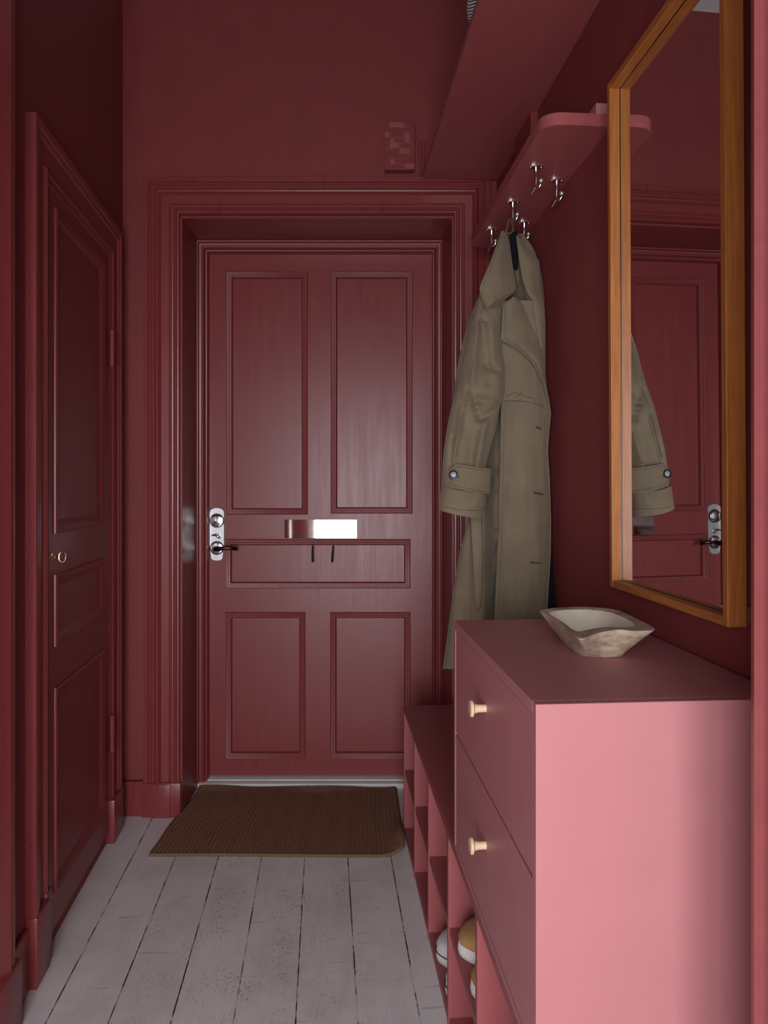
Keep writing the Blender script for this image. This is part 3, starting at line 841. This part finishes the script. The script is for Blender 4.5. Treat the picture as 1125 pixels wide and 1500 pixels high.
# inside of the neck
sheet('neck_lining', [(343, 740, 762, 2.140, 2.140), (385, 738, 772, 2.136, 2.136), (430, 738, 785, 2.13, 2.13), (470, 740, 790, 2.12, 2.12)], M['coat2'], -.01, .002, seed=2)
# chest panel beneath the lapel
flap_o = sheet('storm_flap', [(440, 735, 797, 2.085, 2.080), (500, 733, 798, 2.080, 2.078), (560, 737, 798, 2.076, 2.072), (580, 737, 801, 2.074, 2.070), (589, 735, 805, 2.074, 2.068)],
      M['coat'], .012, .004, r=3, seed=5)
# front panel
fp = [(584, 734.5, 805, 2.080, 2.076), (600, 734, 806, 2.080, 2.076), (625, 734, 803, 2.08, 2.078), (660, 733, 800.5, 2.08, 2.080), (700, 732.5, 803.5, 2.08, 2.078), (760, 731, 805.5, 2.08, 2.076),
      (813, 729, 805, 2.08, 2.076), (870, 726, 801.5, 2.08, 2.076), (905, 724.5, 800, 2.08, 2.076), (990, 722, 798, 2.08, 2.076)]
front = sheet('front_panel', fp, M['coat'], .020, .005, .006, 30, 4, seed=8)
for (xa, ya, xb, yb) in ((782.5, 721.5, 795, 724.5), (776.5, 823.5, 792, 825.5), (786, 625.5, 792, 628)):
    mb = MB()
    k1 = [P(xa+(xb-xa)*i/10, ya+(yb-ya)*i/10, 2.056+.006*i/10) for i in range(11)]
    mb.tube(k1, .0020, 6); part(TC, 'buttonhole', mb, M['stitch'], True, 60, front)
# stitched seam line under the storm flap
mb = MB(); mb.tube([P(x, y, Y) for x, y, Y in ((737, 588, 2.0705), (750, 587, 2.064), (768, 588, 2.059), (785, 592, 2.060), (796, 596, 2.064))], .0012, 6)
part(TC, 'seam', mb, M['coat2'], True, 60, front)
# big lapel with its rolled edge
lap = [(435, 751, 756, 2.052, 2.060), (441, 743, 762, 2.048, 2.062), (447, 737.5, 766, 2.046, 2.064), (460, 736, 771, 2.044, 2.066), (480, 735, 779, 2.043, 2.066), (497, 733.5, 788, 2.044, 2.064),
       (505, 750, 793, 2.042, 2.062), (518, 768.5, 797, 2.040, 2.06), (533, 783.5, 797.5, 2.044, 2.056), (550, 792, 799, 2.05, 2.056), (570, 799, 801.5, 2.055, 2.058), (589, 803, 805, 2.06, 2.062)]
lapo = sheet('lapel', lap, M['coat'], .010, .003, .004, 22, 2, r=1.5, seed=12)
edge = [(734, 497, 2.041), (742, 501, 2.037), (752, 506.5, 2.034), (762, 513, 2.033), (772, 521, 2.033), (781, 531, 2.035), (788, 543, 2.038), (794, 556, 2.043), (799, 571, 2.049), (803.5, 589, 2.056), (806, 605, 2.060), (804, 625, 2.064), (801, 660, 2.066), (804, 700, 2.062), (806, 760, 2.060), (805.5, 813, 2.060), (802, 870, 2.060), (800, 905, 2.060)]
mb = MB(); ep = [P(x, y, Y) for x, y, Y in edge]
mb.tube(ep, .0026, 8); part(TC, 'rolled_edge', mb, M['coat'], True, 60, lapo)
# right lapel, further round
sheet('lapel', [(440, 781, 796.5, 2.062, 2.075), (455, 782, 798, 2.060, 2.075), (480, 786, 799, 2.06, 2.075), (510, 792, 799, 2.062, 2.072), (535, 796.5, 799, 2.066, 2.07)], M['coat'], .006, .002, seed=14, r=2)
# collars
cl = [(338, 734.5, 738, 2.085, 2.095), (344, 732.5, 743, 2.076, 2.092), (360, 727, 747, 2.062, 2.085), (382, 719, 750, 2.048, 2.078), (405, 709, 754, 2.036, 2.070), (421, 702.5, 756.5, 2.030, 2.064),
      (428, 703.5, 753, 2.030, 2.060), (441, 707.5, 736, 2.030, 2.046), (448, 709.5, 724, 2.031, 2.040), (455, 711.5, 713, 2.033, 2.036)]
colL = sheet('collar', cl, M['coat'], .014, .003, .004, 22, 2, r=1.5, seed=20)
cr = [(345, 756, 758.5, 2.10, 2.10), (352, 757, 765, 2.085, 2.095), (367, 759, 773.5, 2.075, 2.09), (382, 761, 790, 2.070, 2.085), (410, 766, 791, 2.062, 2.08), (430, 773, 793, 2.056, 2.075), (438, 779, 795, 2.055, 2.072), (446, 793, 796.5, 2.06, 2.07)]
sheet('collar', cr, M['coat'], .010, .003, .004, 18, 2, r=1.5, seed=24)
# inner right front, between the collar halves
sheet('inner_facing', [(372, 760, 768, 2.115, 2.10), (410, 764, 778, 2.110, 2.092), (435, 770, 784, 2.105, 2.085), (455, 776, 788, 2.095, 2.078), (480, 784, 791, 2.082, 2.07)], M['coat'], .004, .002, seed=28, r=2)
# shoulder strap 
es = [(452, 709, 735, 2.040, 2.058), (460, 706, 734, 2.036, 2.056), (466, 705, 733, 2.036, 2.056), (471, 709, 732, 2.038, 2.056)]
sheet('epaulette', es, M['coat'], .008, .004, .004, 14, 2, r=1, seed=33)
# sleeve
sl = [(437, 702, 735, 2.085, .020), (455, 697, 735, 2.080, .032), (475, 690, 734, 2.075, .038), (507, 684, 734.5, 2.068, .043), (530, 679, 737.5, 2.062, .045), (544, 676, 739.5, 2.058, .045), (563, 671, 738.5, 2.054, .045), (580, 666, 737.5, 2.050, .044),
      (596, 661, 732, 2.046, .043), (631, 654, 726, 2.038, .041), (660, 650, 717, 2.030, .039), (684, 648, 711, 2.025, .038), (705, 647.5, 711, 2.02, .039), (722, 646.5, 712, 2.018, .040), (742, 643, 711, 2.014, .042)]
def slwr(x, y):
    v = 0
    def crease(x0, y0, x1, y1, w, a):
        L2 = (x1-x0)**2+(y1-y0)**2; t = ((x-x0)*(x1-x0)+(y-y0)*(y1-y0))/L2; t = max(0, min(1, t))
        d = math.hypot(x-x0-t*(x1-x0), y-y0-t*(y1-y0)); return a*math.exp(-(d/w)**2)
    v += crease(700, 480, 688, 600, 5, 1.4)+crease(706, 470, 716, 560, 6, -1.5)
    v += crease(738, 545, 712, 536, 4, -2.0)+crease(690, 570, 704, 612, 5, -2.0)+crease(704, 614, 728, 600, 5, -1.6)+crease(700, 585, 722, 590, 6, 1.2)
    v += crease(676, 600, 664, 676, 4, 1.4)+crease(712, 620, 700, 680, 5, 1.5)+crease(696, 630, 688, 684, 6, -1.4)+crease(664, 640, 660, 690, 3, -1.5)
    return v
sleeve = tubesleeve('sleeve', sl, M['coat'], .0085, 64, 3, seed=41, wr=slwr)
# cuff: slightly wider band with slanted hem
def cuffring(yoff, sc_, k0=0):
    out = []
    for k in range(56):
        a = 2*PI*k/56; ca, sa = math.cos(a), math.sin(a)
        s = .5+.5*ca*sc_; x = 642+(710-642)*s
        y = 747+yoff+12.5*(1-(1-s)**1.7)-(3 if sa < 0 else 0)
        out.append(P(x+(-yoff)*(.075*(1-s)*1.2-.02*s), y, 2.012-.044*math.copysign(abs(sa)**.85, sa)*sc_))
    return out
mb = MB(); mb.loft([cuffring(-36, .93), cuffring(-24, .97), cuffring(-12, .99), cuffring(-2, 1.0), cuffring(0, .985), cuffring(-2, .95), cuffring(-20, .9)], False)
cuff_o = part(TC, 'cuff', mb, M['coat'], True, 70, sleeve)
# cuff strap, wrapped round the sleeve front
def strap():
    g = []; nx, ny = 34, 8
    for j in range(ny+1):
        v = j/ny
        for i in range(nx+1):
            u = i/nx
            # top edge and bottom edge
            if u < .22:
                k = u/.22; yt = 692.4+(679.5-692.4)*k; yb = 692.4+(715-692.4)*min(1, k*2.6) if k < .4 else 715+(k-.4)*1.0
                yb = 692.4+(714.5-692.4)*min(1, k/.42)
                xt = 653.8+(668-653.8)*k; xb = 653.8+(658.5-653.8)*min(1, k/.42)+(9.5*max(0, (k-.42)/.58))
            else:
                k = (u-.22)/.78; xt = 668+(719.5-668)*k; xb = 668+(717.5-668)*k
                yt = 679.5+7.5*k**.9; yb = 715.5+8.5*k
            x = xt+(xb-xt)*v; y = yt+(yb-yt)*v
            s = (x-646)/(720-646)
            Y = 2.015-.048*max(0, math.sin(PI*min(1, max(0, s*.93+.02))))**.55-.002
            g.append(P(x, y, Y))
    mb = MB(); W_ = nx+1; n0 = len(g); back = [p+Vector((0, .004, 0)) for p in g]
    fs = [(j*W_+i, j*W_+i+1, (j+1)*W_+i+1, (j+1)*W_+i) for j in range(ny) for i in range(nx)]; fs += [tuple(n0+q for q in f[::-1]) for f in fs]
    bd = [i for i in range(W_)]+[j*W_+nx for j in range(1, ny+1)]+[ny*W_+i for i in range(nx-1, -1, -1)]+[j*W_ for j in range(ny-1, 0, -1)]
    for a, b in zip(bd, bd[1:]+bd[:1]): fs.append((a, b, n0+b, n0+a))
    mb.add(g+back, fs); return mb, g
mb, g = strap(); strap_o = part(TC, 'cuff_strap', mb, M['coat'], True, 60, sleeve)
bc_ = P(664.3, 695.5, 1.972)
mb = MB(); mb.lathe([(0, .0118), (.003, .0124), (.0050, .0118), (.0054, .0100), (.0040, .0085), (.0030, .0080), (.003, 0)], bc_, (-.15, -1, .1), 28)
bt_ = part(TC, 'button', mb, M['button'], True, 35, sleeve); bt_['label'] = 'dark grey button with a paler centre'
mb = MB(); mb.lathe([(.0028, .0078), (.0036, .0070), (.0042, .0045), (.0044, 0)], bc_, (-.15, -1, .1), 24)
part(TC, 'button_centre', mb, M['button2'], True, 50, sleeve)
from mathutils.bvhtree import BVHTree
def seam(obj, pts, r=.0009, mat='coat2', step=4):
    me = obj.data; off = Vector(e_org[TC.name])
    bv = BVHTree.FromPolygons([v.co+off for v in me.vertices], [tuple(p.vertices) for p in me.polygons])
    eye = Vector((0, 0, HC)); q = []
    for (xa, ya), (xb, yb) in zip(pts, pts[1:]):
        n = max(2, int(math.hypot(xb-xa, yb-ya)/step))
        for k in range(n+1):
            d = (P(xa+(xb-xa)*k/n, ya+(yb-ya)*k/n, 1)-eye).normalized(); h = bv.ray_cast(eye, d)
            if h[0] is not None and (not q or (h[0]-q[-1]).length > .001): q.append(h[0])
    if len(q) < 2: return
    mb = MB(); mb.tube(q, r, 6); part(TC, 'seam', mb, M[mat], True, 60, obj)
seam(strap_o, [(658, 692.5), (669.5, 683), (690, 686.5), (716, 690)]); seam(strap_o, [(658, 696), (662.5, 711), (690, 716.5), (715, 721)])
seam(strap_o, [(668, 697), (673, 699)], .0013, 'stitch')
seam(sleeve, [(703, 470), (699, 500), (692, 540), (684, 580), (675, 625), (667, 672)]); seam(sleeve, [(706, 470), (702, 500), (695, 540), (687, 580), (678, 625), (670, 672)], .0006)
seam(cuff_o, [(648, 741), (670, 747), (708, 748)]); seam(cuff_o, [(652, 725), (646, 748)])
seam(front, [(799, 606), (796, 660), (799, 710), (800.5, 770), (798.5, 860), (796, 895)], .0008); seam(front, [(739, 596), (737, 700), (735, 780), (730, 900)], .0006)
seam(flap_o, [(742, 581), (754, 575), (766, 579), (786, 586)], .0011); seam(flap_o, [(757, 582), (765, 573)], .0011)
# hanging belt end
sheet('belt', [(740, 688, 706, 2.062, 2.062), (760, 690, 704.5, 2.062, 2.062), (800, 692, 706, 2.064, 2.064), (840, 694.5, 705.5, 2.064, 2.064), (882, 695.5, 705, 2.064, 2.064), (889, 698, 703.5, 2.064, 2.064), (897, 700, 700.8, 2.064, 2.064)],
      M['coat'], .003, .002, .003, 10, 3, r=1.5, seed=50)
seam(colL, [(705.5, 424), (708, 438), (713, 451), (724, 444), (736, 437), (749, 428)]); seam(colL, [(736, 345), (728, 368), (716, 398), (705.5, 424)], .0006)
seam(lapo, [(738, 494), (750, 501), (764, 511), (778, 525), (788, 541), (795, 560)], .0008); seam(lapo, [(740, 446), (738, 492)], .0007)
# loop over the hook
hk = HF.w(.534, 2.105, ZH)
def hkp(da, db, dz_): return HF.w(.534+da, 2.105+db, ZH+dz_)
mb = MB()
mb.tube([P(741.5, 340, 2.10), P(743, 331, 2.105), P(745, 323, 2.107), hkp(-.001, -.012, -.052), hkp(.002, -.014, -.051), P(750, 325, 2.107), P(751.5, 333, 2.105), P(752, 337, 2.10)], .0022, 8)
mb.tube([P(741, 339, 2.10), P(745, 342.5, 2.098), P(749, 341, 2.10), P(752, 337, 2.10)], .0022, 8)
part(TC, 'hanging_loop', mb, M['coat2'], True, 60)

# black lining showing at the neck and at the right hem
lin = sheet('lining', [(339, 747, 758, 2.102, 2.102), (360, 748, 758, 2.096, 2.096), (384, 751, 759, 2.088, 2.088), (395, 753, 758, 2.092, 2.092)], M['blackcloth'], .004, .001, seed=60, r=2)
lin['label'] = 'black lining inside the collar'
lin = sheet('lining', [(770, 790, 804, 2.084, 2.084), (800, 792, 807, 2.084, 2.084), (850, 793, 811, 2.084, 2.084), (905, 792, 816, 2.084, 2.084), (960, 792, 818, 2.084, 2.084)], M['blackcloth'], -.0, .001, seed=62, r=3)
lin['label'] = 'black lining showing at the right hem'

# ------------------------------------------------------------------ light: daylight from the window behind the camera
def area(name, loc, rot, sx, sy, power, col):
    l = bpy.data.lights.new(name, 'AREA'); l.shape = 'RECTANGLE'; l.size = sx; l.size_y = sy; l.energy = power; l.color = col
    o = bpy.data.objects.new(name, l); COL.objects.link(o); o.location = loc; o.rotation_euler = rot; return o
area('window_daylight', ((WX0+WX1)/2, -1.10, (WZ0+WZ1)/2), (PI/2, 0, 0), WX1-WX0, WZ1-WZ0, 96, (.95, .965, 1.0))
w = bpy.data.worlds.new('sky'); sc.world = w; w.use_nodes = True
w.node_tree.nodes['Background'].inputs[0].default_value = (.6, .7, .9, 1); w.node_tree.nodes['Background'].inputs[1].default_value = .5

cam = bpy.data.cameras.new('camera'); co = bpy.data.objects.new('camera', cam); COL.objects.link(co)
co.location = (0, 0, HC); co.rotation_euler = (PI/2, 0, 0)
cam.sensor_fit = 'AUTO'; cam.sensor_width = 36; cam.lens = 36*F/1500
cam.shift_x = 0; cam.shift_y = -(750-Y0)/1500
cam.clip_start = .02; cam.clip_end = 50
sc.camera = co
sc.view_settings.view_transform = 'Standard'; sc.view_settings.look = 'None'; sc.view_settings.gamma = 1
sc.view_settings.exposure = 0.0
try: sc.view_settings.use_curve_mapping = False
except Exception: pass
try:
    sc.cycles.use_denoising = True; sc.cycles.denoiser = 'OPENIMAGEDENOISE'
    sc.cycles.max_bounces = 12; sc.cycles.diffuse_bounces = 8; sc.cycles.glossy_bounces = 6
    sc.cycles.sample_clamp_indirect = 4
    sc.cycles.caustics_reflective = True
except Exception: pass
